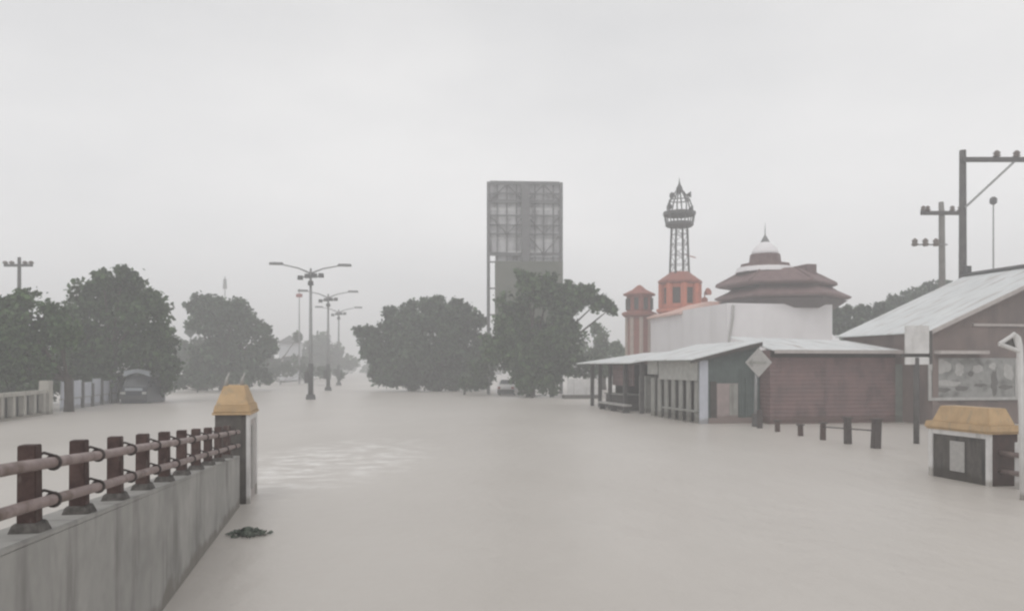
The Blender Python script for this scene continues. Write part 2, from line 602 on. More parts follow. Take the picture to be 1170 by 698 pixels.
def end_pillar(label, D, dx, side, wid, length, ztop, zcap, finials):
    """bridge end pillar: dark body, white framed face towards the road, ochre stepped cap. side = +1 the road lies to local +x"""
    t = thing('bridge_pillar', label, 'pillar', R(dx, D), YAW, 'ochre capped end pillars of the bridge railings')
    s = side
    X = lambda a, b: (min(a * s, b * s), max(a * s, b * s))

    def bx(mb, xa, xb, *r, **k):
        a, b = X(xa, xb)
        mb.box(a, b, *r, **k)
        return mb
    # local x = 0 at the road face, body runs away from the road
    part('body', bx(MB(), -wid, -.06, 0, length, GZ, zcap - .02), 'dark' if s > 0 else 'brownred', t, bevel=.012)
    mb = MB()
    bx(mb, -.058, -.02, .10, length - .10, GZ, zcap - .16)
    part('face_panel', mb, 'trim' if s > 0 else 'dark', t)
    mb = MB()
    bx(mb, -.058, .02, -.012, .13, GZ, zcap - .022)
    bx(mb, -.058, .02, length - .13, length + .012, GZ, zcap - .022)
    bx(mb, -.058, .018, .132, length - .132, zcap - .17, zcap - .024)
    part('face_frame', mb, 'white', t, bevel=.01)
    mb = MB()
    bx(mb, -.018, .006, length * .40, length * .64, .22, zcap - .30)
    part('plaque', mb, 'plaque', t, bevel=.006)
    e = .035 if s > 0 else .09
    cp = part('cap', bx(MB(), -wid - e, e, -e, length + e, zcap, zcap + (ztop - zcap) * .28, tx=.03, ty=.03), 'ochre', t, bevel=.012)
    z1 = zcap + (ztop - zcap) * .28
    part('cap_crown', bx(MB(), -wid - .0, -.02, .06, length - .06, z1 - .01, ztop, tx=.12, ty=.30 if s > 0 else .16), 'ochre', cp, bevel=.015)
    part('cap_soffit', bx(MB(), -wid - .05, .05, -.05, length + .05, zcap - .05, zcap - .003), 'ochre', cp)
    if finials:
        for (a, b) in ((-wid * .75, .4), (-wid * .30, .5)):
            mb = MB()
            mb.tube([(a * s, b, ztop - .02), (a * s + .01, b, ztop + .12), (a * s + .06, b, ztop + .26)], [.045, .03, .012], 8)
            part('finial', mb, 'plaque', t, smooth=True)
    return t


end_pillar('slim dark bridge pillar with ochre cap at the end of the long left railing', 16.9, -1.93, 1, .66, 1.45, 2.40, 1.86, True)
tp = end_pillar('squat bridge pillar with wide ochre cap, white frame and plaque at right edge', 19.3, 15.0, -1, .75, 2.05, 1.80, 1.26, False)

# railing that runs from the right pillar towards the viewer
t = thing('bridge_railing', 'short piece of pale railing running off the frame from the squat right pillar', 'railing', R(15.0, 19.3), YAW)
for yy in (-.45, -1.75, -3.05):
    po = part('post', MB().box(.30, .44, yy - .07, yy + .07, GZ, 1.06, .004, .004), 'white' if yy > -1 else 'maroon', t, bevel=.006)
for z, nm in ((.78, 'upper_rail'), (.36, 'lower_rail')):
    part(nm, MB().tube([(.26, -.02, z), (.26, -4.2, z + .02)], .055, 12), 'pipe', t, smooth=True)

# drowned railing further along on the right
t = thing('bridge_railing', 'row of six short dark posts of a drowned railing before the brown plank shop', 'railing', R(18.1, 28.3), YAW)
posts = [(1000, 28.3, 480, .13), (969, 29.9, 478, .11), (940, 31.5, 484, .09), (915, 33.3, 486, .09), (888, 35.4, 481, .09), (868, 37.4, 468, .10)]
ys = []
for i, (px, D, top, hw) in enumerate(posts):
    c = loc_of(t, P(px, top, D))
    ys.append(c)
    mb = MB()
    mb.box(c.x - hw, c.x + hw, c.y - hw, c.y + hw, GZ, c.z, .01, .01)
    lean = (.06, -.03, .02, -.05, .03, 0)[i]
    for v in mb.bm.verts:
        v.co.x += lean * max(0, v.co.z)
    part('post', mb, 'maroon' if i in (2, 3, 4) else 'clamp', t, bevel=.01)
    if i < 5:
        part('post_cap', MB().box(c.x + lean * c.z - hw - .03, c.x + lean * c.z + hw + .03, c.y - hw - .03, c.y + hw + .03, c.z + .003, c.z + .06, .01, .01), 'clamp', t)
mb = MB().tube([(c.x - .02, c.y, .60 - .05 * i) for i, c in enumerate(ys[:3])], .025, 8)
part('rail', mb, 'clamp', t, smooth=True)

# ------------------------------------------------------------------ floating weed
t = thing('floating_debris', 'small dark green clump of weed drifting near the left parapet wall', 'debris', P(284, 612, 13.75), 0, base=0)
rng = np.random.default_rng(3)
mb = MB()
for i in range(260):
    a, r = rng.uniform(0, 2 * math.pi), min(.24, abs(rng.normal(0, .12)))
    c = Vector((r * math.cos(a) * 1.6, r * math.sin(a), .015 + max(0, .12 - r * .40) * rng.uniform(.1, 1)))
    u = Vector(rng.normal(0, 1, 3)) * Vector((1, 1, .5))
    u.normalize()
    v = u.orthogonal()
    u, v = u * .045, v * .025
    mb.bm.faces.new([mb.bm.verts.new(c + q) for q in (-u, v, u, -v)])
part('weed', mb, 'weed', t)
mb = MB()
for i in range(9):
    a = rng.uniform(0, 6.28)
    mb.tube([(-.2 * math.cos(a) + rng.normal(0, .05), -.1 * math.sin(a), .01), (.02, .02 * i - .08, .05), (.24 * math.cos(a), .12 * math.sin(a), .02 + .08 * rng.random())], .008, 5)
part('twigs', mb, 'twig', t)

# ------------------------------------------------------------------ street lamps on the median
lp = thing('street_lamp', 'nearest double arm street lamp with a box on its dark lower pole', 'street lamp', P(355, 455, 70), YAW, 'double arm street lamps on the median')
part('base_block', MB().box(-.48, .48, -.48, .48, GZ, .42, .14, .14), 'darksteel', lp, bevel=.03)
part('pole', MB().tube([(0, 0, .4), (0, 0, 3.2), (0, 0, 11.0)], [.19, .17, .09], 12), 'galv', lp, smooth=True)
part('pole_sleeve', MB().tube([(0, 0, .42), (0, 0, 3.0)], .225, 12), 'darksteel', lp, smooth=True)
part('control_box', MB().box(-.52, -.2, -.2, .2, 1.35, 2.35), 'darksteel', lp, bevel=.02)
for s in (-1, 1):
    arm = part('arm', MB().tube([(s * .05, 0, 10.6), (s * 1.0, 0, 11.0), (s * 2.2, 0, 11.25), (s * 2.9, 0, 11.32)], [.07, .06, .05, .05], 8), 'galv', lp, smooth=True)
    part('luminaire', MB().box(s * 2.9 - (.7 if s > 0 else .5), s * 2.9 + (.5 if s > 0 else .7), -.17, .17, 11.25, 11.45, .06, .05), 'steel', arm, bevel=.03)
    part('lens', MB().box(s * 2.95 - .4, s * 2.95 + .4, -.13, .13, 11.22, 11.247), 'lamplens', arm)
part('crossbar', MB().tube([(-1.0, 0, 10.25), (1.0, 0, 10.35)], .05, 8), 'galv', lp)
for (fx, fz) in ((-.85, 10.2), (-.28, 10.35), (.32, 10.4), (.85, 10.42), (0.0, 9.75)):
    fl = part('floodlight', MB().box(fx - .24, fx + .24, -.25, .05, fz - .18, fz + .18, .03, .06), 'darksteel', lp, bevel=.02)
for px, D, lab in ((375, 95, 'second street lamp along the median, just right of the nearest one'),
                   (387, 121, 'third street lamp, faint in the haze down the median')):
    c = copy_tree(lp)
    p = P(px, HOR, D)
    c.location.x, c.location.y = p.x, p.y
    c['label'] = lab

# thin far masts
for px, D, top, lab in ((342, 130, 330, 'thin pale mast with a small red box behind the nearest street lamp'),
                        (257, 150, 316, 'thin antenna mast rising over the middle left tree')):
    t = thing('mast', lab, 'mast', P(px, HOR, D))
    zt = P(px, top, D).z
    part('pole', MB().tube([(0, 0, GZ), (0, 0, zt)], [.16, .07], 8), 'galv', t)
    part('box', MB().box(-.45, .45, -.25, .25, zt - 1.3, zt - .8) if px == 342 else MB().box(-.3, .3, -.3, .3, zt - 2.2, zt - .4, .1, .1), 'redlamp' if px == 342 else 'galv', t, bevel=.03)

# ------------------------------------------------------------------ billboard seen from behind
t = thing('billboard', 'tall grey billboard seen from behind its steel lattice above the trees', 'billboard', P(600, HOR, 84), math.radians(3))
Z = lambda y: P(0, y, 84).z
Xb = lambda x: (x - 600) / F * 84
bz0, bz1 = Z(398), Z(209)
part('column', MB().box(-.42, .42, -.9, -.25, GZ, Z(212)), 'steel', t)
for px in (558, 641):
    part('column', MB().box(Xb(px) - .16, Xb(px) + .16, -.4, 0, GZ, bz1), 'steel', t)
mb = MB()
for px in (568, 579, 590, 611, 621, 632):
    mb.box(Xb(px) - .06, Xb(px) + .06, -.22, -.10, bz0, bz1 - .1)
for py in (210, 222, 231, 247, 258, 268, 291, 300, 330, 360, 396):
    hh = .18 if py in (210, 231, 291) else .07
    mb.box(Xb(558) + .165, Xb(641) - .165, -.35, -.225, Z(py) - hh, Z(py) + hh)
for a, b, c, d in ((559, 579, 231, 212), (579, 599, 212, 231), (601, 621, 231, 212), (621, 640, 212, 231),
                   (559, 579, 247, 268), (579, 599, 268, 247), (601, 621, 247, 268), (621, 640, 268, 247), (601, 621, 268, 291), (621, 640, 291, 268)):
    mb.tube([(Xb(a), -.45, Z(c)), (Xb(b), -.45, Z(d))], .07, 6)
part('lattice', mb, 'steel', t)
mb = MB()
for (a, b, c, d) in ((559, 640, 236.5, 211), (559, 598, 271, 240.5), (602, 640, 272, 240), (559, 578, 289, 273.5), (580, 598, 286, 273), (602, 620, 284, 275), (622, 640, 290, 276), (566, 598, 299, 292.5), (602, 640, 299.5, 293)):
    mb.box(Xb(a), Xb(b), .02, .07, Z(c), Z(d))
part('sky_gap_sheet', MB().box(Xb(559), Xb(640), .08, .11, Z(288), Z(234)), 'skysheet', t, label='pale sheet painted as bright sky between the grey ones')  # closes the gaps; sky seen through them is painted as a pale sheet
part('sheet', mb, 'panelg', t, label='grey backing sheets with gaps closed by the pale sky sheet')
part('lower_sheet', MB().box(Xb(565), Xb(642), -1.15, -1.08, Z(398), Z(300)), 'panelgreen', t, label='dull green sheet covering the lower half')
mb = MB()
for px in (575, 600, 630):
    mb.box(Xb(px) - .07, Xb(px) + .07, -1.07, -.45, Z(305) - .08, Z(305) + .08)
    mb.box(Xb(px) - .07, Xb(px) + .07, -1.07, -.45, Z(380) - .08, Z(380) + .08)
part('bracket', mb, 'steel', t)

# ------------------------------------------------------------------ mosque
t = thing('mosque', 'white mosque with tiered brown roof, small dome and orange minaret', 'mosque', R(32.3, 70), YAW)
ms = t
wz = on_y(t, 890, 347, 0).z
x1 = on_y(t, 951, 350, 0).x
part('hall_wall', MB().box(0, x1, 0, 9.5, GZ, wz), 'mosque', t)
far = on_x(t, 743, 363, 0)
part('wing_wall', MB().box(.02, 11, 9.502, far.y, GZ, 7.75), 'mosque', t)
part('wing_roof', MB().prism([(-.3, 9.6, 7.753), (11.3, 9.6, 7.753), (11.3, 9.6, 7.95), (8.2, 9.6, 9.0), (2.8, 9.6, 9.0), (-.3, 9.6, 7.92)], (0, far.y + .3 - 9.6, 0)), 'coping', t)
# arched openings of the hall front, mostly hidden, and downpipe
for k in range(4):
    xx = 1.3 + k * 2.1
    wn = part('window', MB().box(xx, xx + 1.1, -.06, -.003, 3.0, 5.0), 'trim', t)
    part('pane', MB().box(xx + .1, xx + 1.0, -.065, -.062, 3.1, 4.9), 'glass', wn)
mb = MB().tube([(.45, -.12, 7.9), (.40, -.14, 6.8), (.18, -.14, 5.6), (.02, -.14, 4.6), (0, -.14, 2.5)], .11, 8)
part('downpipe', mb, 'plaque', t, smooth=True)
hexr = math.radians(-29.2 + 6)
cD = 75.0
cc = loc_of(t, P(888, HOR, cD))
q = lambda px: px / F * cD
z = lambda y: P(0, y, cD).z
rot = -math.pi / 2 - YAW
rf = part('lower_roof', MB().lathe((cc.x + q(6), cc.y), [(q(71), z(343.2)), (q(75), z(341.6)), (q(75), z(340)), (q(60), z(333)), (q(50), z(326))], 6, hexr), 'mroof', t)
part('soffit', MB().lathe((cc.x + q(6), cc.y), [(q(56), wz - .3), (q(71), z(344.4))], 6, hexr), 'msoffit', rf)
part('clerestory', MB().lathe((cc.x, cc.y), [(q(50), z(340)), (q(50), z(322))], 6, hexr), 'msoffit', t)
rf = part('upper_roof', MB().lathe((cc.x - q(2), cc.y), [(q(62), z(329)), (q(67), z(327.3)), (q(67), z(325.6)), (q(52), z(318)), (q(36), z(309.5))], 6, hexr), 'mroof', t)
part('ridge_block', MB().box(cc.x + q(22), cc.x + q(34), cc.y - 2.0, cc.y + 1, z(318), z(304)), 'mroof', rf)
for k in range(6):
    a = hexr + k * math.pi / 3
    mb = MB().tube([(cc.x - q(2) + q(r_) * math.cos(a), cc.y + q(r_) * math.sin(a), z(y_)) for r_, y_ in ((66, 325.2), (52, 317.8), (36, 309.3))], .10, 6)
    part('hip_ridge', mb, 'mroof', rf)
dcx = cc.x - q(15)
part('drum_ledge', MB().lathe((dcx, cc.y), [(q(33), z(312)), (q(31), z(306.5))], 16), 'mosque', t)
part('drum_roof', MB().lathe((dcx, cc.y), [(q(27), z(306.3)), (q(27), z(302.5)), (q(18), z(301.5)), (q(16.5), z(291.5))], 16), 'mroof', t)
dm = part('dome', MB().lathe((dcx, cc.y), [(q(15.5), z(291.4)), (q(14.5), z(288)), (q(12), z(283.5)), (q(8.5), z(280)), (q(5), z(277.5)), (q(2.5), z(275.5))], 24), 'mosque', t, smooth=True)
part('finial', MB().lathe((dcx, cc.y), [(q(5), z(279)), (q(5), z(277)), (q(3), z(273)), (q(.7), z(269)), (q(.15), z(255))], 12), 'steel', dm, smooth=True)

# minaret
mD = 87.0
mc = loc_of(t, P(777, HOR, mD))
q = lambda px: px / F * mD
z = lambda y: P(0, y, mD).z
mn = part('minaret', MB().lathe((mc.x, mc.y), [(q(22), GZ), (q(22), z(353))], 8, rot), 'orange', t)
part('ledge', MB().lathe((mc.x, mc.y), [(q(24), z(358)), (q(27), z(356.5)), (q(27), z(353.5)), (q(23), z(352.5))], 8, rot), 'orange', mn)
part('lantern_wall', MB().lathe((mc.x, mc.y), [(q(19), z(352.4)), (q(19), z(324.5))], 8, rot), 'darkin', mn, label='dark drum painted as the shaded inside of the minaret room')  # solid drum, its dark colour stands in for shade within the room
mb = MB()
for k in range(8):
    a = rot + k * math.pi / 4
    mb.lathe((mc.x + q(21) * math.cos(a), mc.y + q(21) * math.sin(a)), [(q(4.0), z(352.4)), (q(4.0), z(325))], 6)
part('lantern_columns', mb, 'orange', mn)
for f0, f1, za, zb, nm in ((.0, 1., 352, 347.5, 'lantern_parapet'), (0., 1., 329.5, 325, 'lantern_lintel')):
  mb = MB()
  for k in range(8):
    a, b = rot + k * math.pi / 4, rot + (k + 1) * math.pi / 4
    p0 = Vector((math.cos(a), math.sin(a), 0)) * q(20)
    p1 = Vector((math.cos(b), math.sin(b), 0)) * q(20)
    o_ = Vector((mc.x, mc.y, 0))
    d_ = p1 - p0
    mb.prism([o_ + p0 + d_ * f0 + Vector((0, 0, z(za))), o_ + p0 + d_ * f1 + Vector((0, 0, z(za))), o_ + p0 + d_ * f1 + Vector((0, 0, z(zb))), o_ + p0 + d_ * f0 + Vector((0, 0, z(zb)))], (p0 + p1).normalized() * .12)
  part(nm, mb, 'orange', mn)
part('lantern_roof', MB().lathe((mc.x, mc.y), [(q(25), z(324.3)), (q(25.5), z(321.5)), (q(14), z(313.5)), (q(11), z(311))], 8, rot), 'terracotta', mn)
tcx, tcy = mc.x - q(.8), mc.y
mb = MB()
hb, ht = q(8.2), q(6.6)
zb, zt = z(314), z(256)
legs = []
for sx in (-1, 1):
    for sy in (-1, 1):
        a = Vector((tcx + sx * hb, tcy + sy * hb, zb))
        b = Vector((tcx + sx * ht, tcy + sy * ht, zt))
        mb.tube([a, b], .11, 6)
        legs.append((a, b))
N_ = 5
for i, j in ((0, 1), (1, 3), (3, 2), (2, 0)):
    for k in range(N_):
        f0, f1 = k / N_, (k + 1) / N_
        a0, a1 = legs[i][0].lerp(legs[i][1], f0), legs[i][0].lerp(legs[i][1], f1)
        b0, b1 = legs[j][0].lerp(legs[j][1], f0), legs[j][0].lerp(legs[j][1], f1)
        mb.tube([a0, b1] if k % 2 else [b0, a1], .028, 5)
        mb.tube([a1, b1], .032, 5)
part('lattice_tower', mb, 'darksteel', mn)
mb = MB()
mb.lathe((tcx, tcy), [(q(14), z(259.5)), (q(16), z(258)), (q(16), z(255)), (q(14), z(254))], 12)
mb.lathe((tcx, tcy), [(q(17), z(247)), (q(18.5), z(246)), (q(18.5), z(242.5)), (q(16), z(242))], 12)
for k in range(12):
    a = k * math.pi / 6
    mb.tube([(tcx + q(15.5) * math.cos(a), tcy + q(15.5) * math.sin(a), z(255)), (tcx + q(17) * math.cos(a), tcy + q(17) * math.sin(a), z(246))], .07, 5)
part('gallery', mb, 'darksteel', mn)
mb = MB()
for k in range(8):
    a = k * math.pi / 4 + .2
    pts = [(tcx + q(r) * math.cos(a), tcy + q(r) * math.sin(a), z(y)) for r, y in ((13.5, 242), (14, 236), (11.5, 229), (6.5, 222), (2, 216))]
    mb.tube(pts, .075, 5)
mb.ring((tcx, tcy, z(229)), (0, 0, 1), q(11.4), .06, 16, 5)
part('crown_frame', mb, 'darksteel', mn)
part('finial', MB().lathe((tcx, tcy), [(q(1), z(222)), (q(3.6), z(218)), (q(3.6), z(215)), (q(1.4), z(211)), (q(.7), z(208)), (q(.2), z(203))], 10), 'darksteel', mn, smooth=True)
for (dx_, y_) in ((-9, 225), (9.5, 223), (-12, 238), (12, 239)):
    mb = MB().tube([(tcx + q(dx_) - q(2.0) * (1 if dx_ > 0 else -1), tcy - .3, z(y_)), (tcx + q(dx_) + q(2.4) * (1 if dx_ > 0 else -1), tcy - .5, z(y_))], [.08, .34], 10)
    part('loudspeaker', mb, 'darksteel', mn)
mb = MB().tube([(tcx + q(8), tcy, z(291)), (tcx + q(20), tcy, z(294))], .05, 5)
mb.tube([(mc.x + q(30), mc.y, z(356)), (mc.x + q(30), mc.y, z(335))], .06, 6)
mb.tube([(mc.x + q(30), mc.y - .1, z(335)), (mc.x + q(32), mc.y - .6, z(333))], [.15, .42], 10)
mb.tube([(mc.x + q(29), mc.y - .1, z(344)), (mc.x + q(27), mc.y - .6, z(343))], [.12, .35], 10)
part('speaker_pole', mb, 'terracotta', mn)

# side turret
sD = 90.0
sc2 = loc_of(t, P(730.5, HOR, sD))
q = lambda px: px / F * sD
z = lambda y: P(0, y, sD).z
tu = part('turret', MB().lathe((sc2.x, sc2.y), [(q(14), GZ), (q(14), z(360))], 8, rot), 'terracotta', t)
mb = MB()
for k in range(8):
    a = rot + k * math.pi / 4
    mb.lathe((sc2.x + q(14) * math.cos(a), sc2.y + q(14) * math.sin(a)), [(q(2.4), GZ), (q(2.4), z(360.5))], 6)
part('turret_columns', mb, 'cream', tu)
part('turret_ledge', MB().lathe((sc2.x, sc2.y), [(q(17), z(362.5)), (q(20), z(360)), (q(20), z(357.5)), (q(15.5), z(356))], 8, rot), 'terracotta', tu)
part('turret_room', MB().lathe((sc2.x, sc2.y), [(q(14.5), z(355.8)), (q(14.5), z(338))], 8, rot), 'terracotta', tu)
mb = MB()
for k in range(8):
    a = rot + (k + .5) * math.pi / 4
    c_ = Vector((sc2.x + q(13.6) * math.cos(a), sc2.y + q(13.6) * math.sin(a), 0))
    mb.lathe((c_.x, c_.y), [(q(2.6), z(354)), (q(2.6), z(341))], 6)
part('turret_painted_openings', mb, 'darkin', tu)  # dark solids painted in place of shaded openings
part('turret_roof', MB().lathe((sc2.x, sc2.y), [(q(18), z(338)), (q(18.5), z(336)), (q(8), z(331)), (q(2), z(326))], 8, rot), 'terracotta', tu)

# ------------------------------------------------------------------ roadside stalls
def slab(mb, a, b, c, d, th):
    """a, b, c, d: corners of a sloping sheet"""
    mb.prism([Vector(p) for p in (a, b, c, d)], (0, 0, -th))
    return mb


# near stall (origin: its near corner on the road side)
t = thing('market_stall', 'long stall with sloping pale tin roof and dark green end wall', 'stall', R(17.27, 40.3), YAW, 'flooded roadside stalls')
LEN, WID = 7.0, 3.13
zl, zh = 3.28, 4.02
mb = MB()
mb.prism([(0.0, .02, GZ), (WID, .02, GZ), (WID, .02, zh - .1), (0.0, .02, zl - .1)], (0, .08, 0))
part('end_wall', mb, 'stallgreen', t)
rf = part('roof', slab(MB(), (-.65, -.35, zl - .15), (WID - .02, -.35, zh + .03), (WID - .02, LEN + .4, zh + .03), (-.65, LEN + .4, zl - .15), .06), 'tin', t)
mb = MB()
mb.prism([(-.63, -.33, zl - .22), (WID - .02, -.33, zh - .045), (WID - .02, -.33, zh - .24), (-.63, -.33, zl - .36)], (0, .05, 0))
part('fascia', mb, 'darkin', rf)
part('back_wall', MB().box(WID - .1, WID, .12, LEN, GZ, zh - .15), 'stallgrey', t)
part('corner_post', MB().box(-.05, .38, -.06, .016, GZ, zl - .2), 'lilac', t, label='blue grey corner board')
dr = part('door', MB().box(.85, 1.95, -.05, .016, GZ, 1.95), 'pinkdoor', t)
part('door_edge', MB().box(1.5, 1.92, -.075, -.053, .4, 1.93), 'stallgrey', dr)
part('door_frame', MB().box(.52, .83, -.04, .017, GZ, 2.05), 'darkin', t)
part('wall_board', MB().box(2.35, 2.95, -.05, .016, GZ, 2.2), 'stallgreen', t)
part('plinth', MB().box(.40, WID, -.09, -.052, GZ, .28), 'pinkdoor', t)
# front: sign board on top, pale shutters with dark gaps
part('front_dark_sheet', MB().box(.35, .42, .15, LEN, GZ, zl - .2), 'darkin', t, label='dark sheet painted as the shaded inside of the stall front')  # shade behind the shutters painted as a dark sheet
for k in range(7):
    y = .22 + k * .98
    part('shutter', MB().box(0, .07, y, y + .50, GZ, 2.15), 'stallgrey', t, bevel=.01)
for a, b, zz in ((.12, 5.2, 1.0), (5.35, 6.9, .75)):
    part('sign_board', MB().box(-.10, -.03, a, b, 3.08 - zz, 3.06), 'sh_board', t, bevel=.01)
part('counter', MB().box(-.25, -.005, .2, 4.4, .55, .63), 'stallgrey', t)

# far stall
t = thing('market_stall', 'open far stall with thin pale roof, dark posts and red brown back boards', 'stall', R(17.5, 48.6), YAW, 'flooded roadside stalls')
LEN, WID = 10.5, 4.2
zl, zh = 3.15, 3.75
rf = part('roof', slab(MB(), (-.9, -.1, zl - .15), (WID, -.1, zh), (WID, LEN + .6, zh), (-.9, LEN + .6, zl - .15), .06), 'tin', t)
part('beam', MB().box(-.06, .06, .1, LEN, zl - .28, zl - .12), 'darkin', rf)
for y in (.25, 3.2, 6.2, 8.4, 10.2):
    part('post', MB().box(-.11, .11, y - .11, y + .11, GZ, zl - .1), 'darkpole', t)
part('back_wall', MB().box(WID - .3, WID - .2, .1, LEN, GZ, zh - .15), 'redbrick', t)
part('board', MB().box(.2, .28, 2.3, 6.3, 1.55, 2.95), 'redbrick', t)
part('end_wall', MB().box(.4, WID - .31, 6.2, 6.3, GZ, 2.9), 'darkin', t)
part('counter', MB().box(.1, 1.3, 3.3, 7.4, GZ, .95), 'darkin', t)
part('counter_top', MB().box(-.0, 1.35, 3.2, 7.5, .953, 1.02), 'stallgrey', t)
part('cupboard', MB().box(.5, 1.1, .9, 2.1, GZ, 2.2), 'stallgrey', t)
# pale low plank table before it
t = thing('bench', 'long pale bench half sunk in water before the open far stall', 'bench', R(16.8, 49.2), YAW)
part('seat', MB().box(-.25, .25, 0, 5.2, .40, .50), 'plaque', t, bevel=.01)
for y in (.3, 2.6, 4.9):
    part('leg', MB().box(-.2, .2, y - .05, y + .05, GZ, .398), 'darkpole', t)

# ------------------------------------------------------------------ brown plank shop
t = thing('plank_shop', 'low shop of red brown planks under a pale tin roof', 'shop', R(20.5, 40.0), YAW)
xr = on_y(t, 1023, 430, 0).x
zt = on_y(t, 950, 400, -.4).z
part('front_wall', MB().box(0, xr, 0, .12, GZ, zt), 'redbrick', t)
part('side_wall', MB().box(0, .12, .122, 4.0, GZ, zt), 'redbrick', t)
rf = part('roof', slab(MB(), (-.02, -.45, zt), (xr + .1, -.45, zt), (xr + .1, 4.2, zt + .62), (-.02, 4.2, zt + .80), .05), 'tinx', t)
part('gutter', MB().box(-.02, xr + .1, -.50, -.455, zt - .16, zt + .01), 'trim', rf)
part('painted_eave_shadow', MB().box(.02, xr - .02, -.035, -.003, zt - .35, zt - .06), 'darkin', t)  # dark strip painting the eave's shadow along the wall top
part('door', MB().box(xr + .01, xr + .95, .0, .1, GZ, 2.9), 'greenpanel', t, label='grey green sheet door beside the planks')
part('plank_trim', MB().box(2.9, 2.98, -.02, -.003, GZ, zt - .36), 'redbrick', t)
part('kickboard', MB().box(.0, xr, -.03, -.004, GZ, .12), 'redbrick', t)

# ------------------------------------------------------------------ gable warehouse
t = thing('warehouse', 'big brown gable building with a wide pale tin roof at right', 'warehouse', R(27.5, 39.0), YAW)
GX, GL, ze, zr = 8.27, 7.65, 4.44, 8.0
part('gable_wall', MB().prism([(.32, .35, GZ), (2 * GX - .32, .35, GZ), (2 * GX - .32, .35, ze - .05), (GX, .35, zr - .12), (.32, .35, ze - .05)], (0, .15, 0)), 'brown', t)
part('side_wall', MB().box(.32, .47, .502, GL - .3, GZ, ze - .05), 'brown', t)
rf = part('roof', slab(MB(), (0, 0, ze), (GX, 0, zr), (GX, GL, zr), (0, GL, ze), .07), 'tin', t)
slab_b = slab(MB(), (GX + .003, 0, zr), (2 * GX, 0, ze), (2 * GX, GL, ze), (GX + .003, GL, zr), .07)
part('roof', slab_b, 'tin', t)
part('ridge_cap', MB().box(GX - .22, GX + .22, -.05, GL + .05, zr + .004, zr + .16, .12, 0), 'darksteel', rf)
part('vent', MB().box(GX - .16, GX + .16, GL - .35, GL - .05, zr + .162, zr + .55), 'darksteel', rf)
mb = MB()
mb.prism([(-.02, -.05, ze + .02), (GX, -.05, zr + .02), (GX, -.05, zr - .18), (-.02, -.05, ze - .18)], (0, .045, 0))
part('barge_board', mb, 'trim', rf)
a, b = on_y(t, 1066, 402, .3), on_y(t, 1121, 402, .3)
part('canopy', MB().box(a.x, b.x, -.25, .345, a.z - .1, a.z + .06), 'trim', t)
a = on_y(t, 1112, 371, .3)
part('ledge', MB().box(a.x, 2 * GX - 1, .27, .345, a.z - .06, a.z + .06), 'trim', t)
a, b = on_y(t, 1112, 380, .3), on_y(t, 1140, 456, .3)
part('corner_pillar', MB().box(.30, .62, .22, .348, GZ, ze - .14), 'brown', t)

# grey banner board on the gable wall, its lettering worn to smudges
t2 = thing('sign_board', 'wide faded grey board with worn pale marks on the brown gable wall', 'sign', Vector(t.location) + U * .30, YAW, base=0)
a, b = on_y(t2, 1061, 457, -.06), on_y(t2, 1162, 409, -.06)
t2.location.z = a.z
part('board', MB().box(a.x, b.x, -.05, .0, a.z, b.z), 'signgrey', t2, bevel=.01)
mb = MB()
fw = .12
mb.box(a.x - .02, b.x + .02, -.09, -.053, a.z - .03, a.z + fw)
mb.box(a.x - .02, a.x + fw, -.09, -.053, a.z + fw + .002, b.z - .25)
mb.box(b.x - fw, b.x + .02, -.09, -.053, a.z + fw + .002, b.z)
part('frame', mb, 'signpale', t2, bevel=.01)
wd, hg = b.x - a.x, b.z - a.z


def blob(mb, cx, cz, rx, rz, y, n=18, jag=.18, seed=0):
    r = random.Random(seed)
    pts = []
    for k in range(n):
        tt = 2 * math.pi * k / n
        j = 1 + r.uniform(-jag, jag)
        pts.append((a.x + wd * cx + wd * rx * j * math.cos(tt), y, a.z + hg * cz + hg * rz * j * math.sin(tt)))
    mb.prism(pts, (0, -.012, 0))


mb = MB()
for i, (cx, cz, rx, rz) in enumerate(((.13, .80, .11, .17), (.34, .72, .05, .16), (.20, .40, .14, .07), (.55, .74, .06, .10), (.90, .66, .06, .20), (.72, .80, .04, .08))):
    blob(mb, cx, cz, rx, rz, -.055 - i * .0004, seed=i)
part('pale_marks', mb, 'signpale', t2)
mb = MB()
for i, (cx, cz, rx, rz) in enumerate(((.16, .24, .08, .055), (.37, .27, .08, .06), (.74, .42, .035, .30), (.86, .30, .08, .055), (.58, .35, .07, .04), (.47, .62, .03, .06))):
    blob(mb, cx, cz, rx, rz, -.060 - i * .0004, seed=20 + i)
part('dark_marks', mb, 'signdark', t2)

# blank white sign on a pole
t = thing('pole_sign', 'blank white rectangular sign with a narrow strip below on a dark pole', 'sign', P(1047, 507, 30))
part('pole', MB().tube([(0, 0, GZ), (0, 0, 3.1)], .10, 10), 'darkpole', t, smooth=True)
z = lambda y: P(0, y, 30).z
x = lambda p: (p - 1047) / F * 30
part('sign_panel', MB().box(x(1034), x(1061), -.06, .04, z(404), z(372)), 'white', t, bevel=.01)
part('strip_panel', MB().box(x(1034), x(1061), -.06, .04, z(416.5), z(408)), 'white', t, bevel=.01)
part('bracket', MB().box(x(1031), x(1064), .045, .11, z(408), z(404)), 'darkpole', t)
mb = MB()
mb.box(x(1062), x(1065), -.02, .04, z(416), z(378))
part('side_bar', mb, 'darkpole', t)

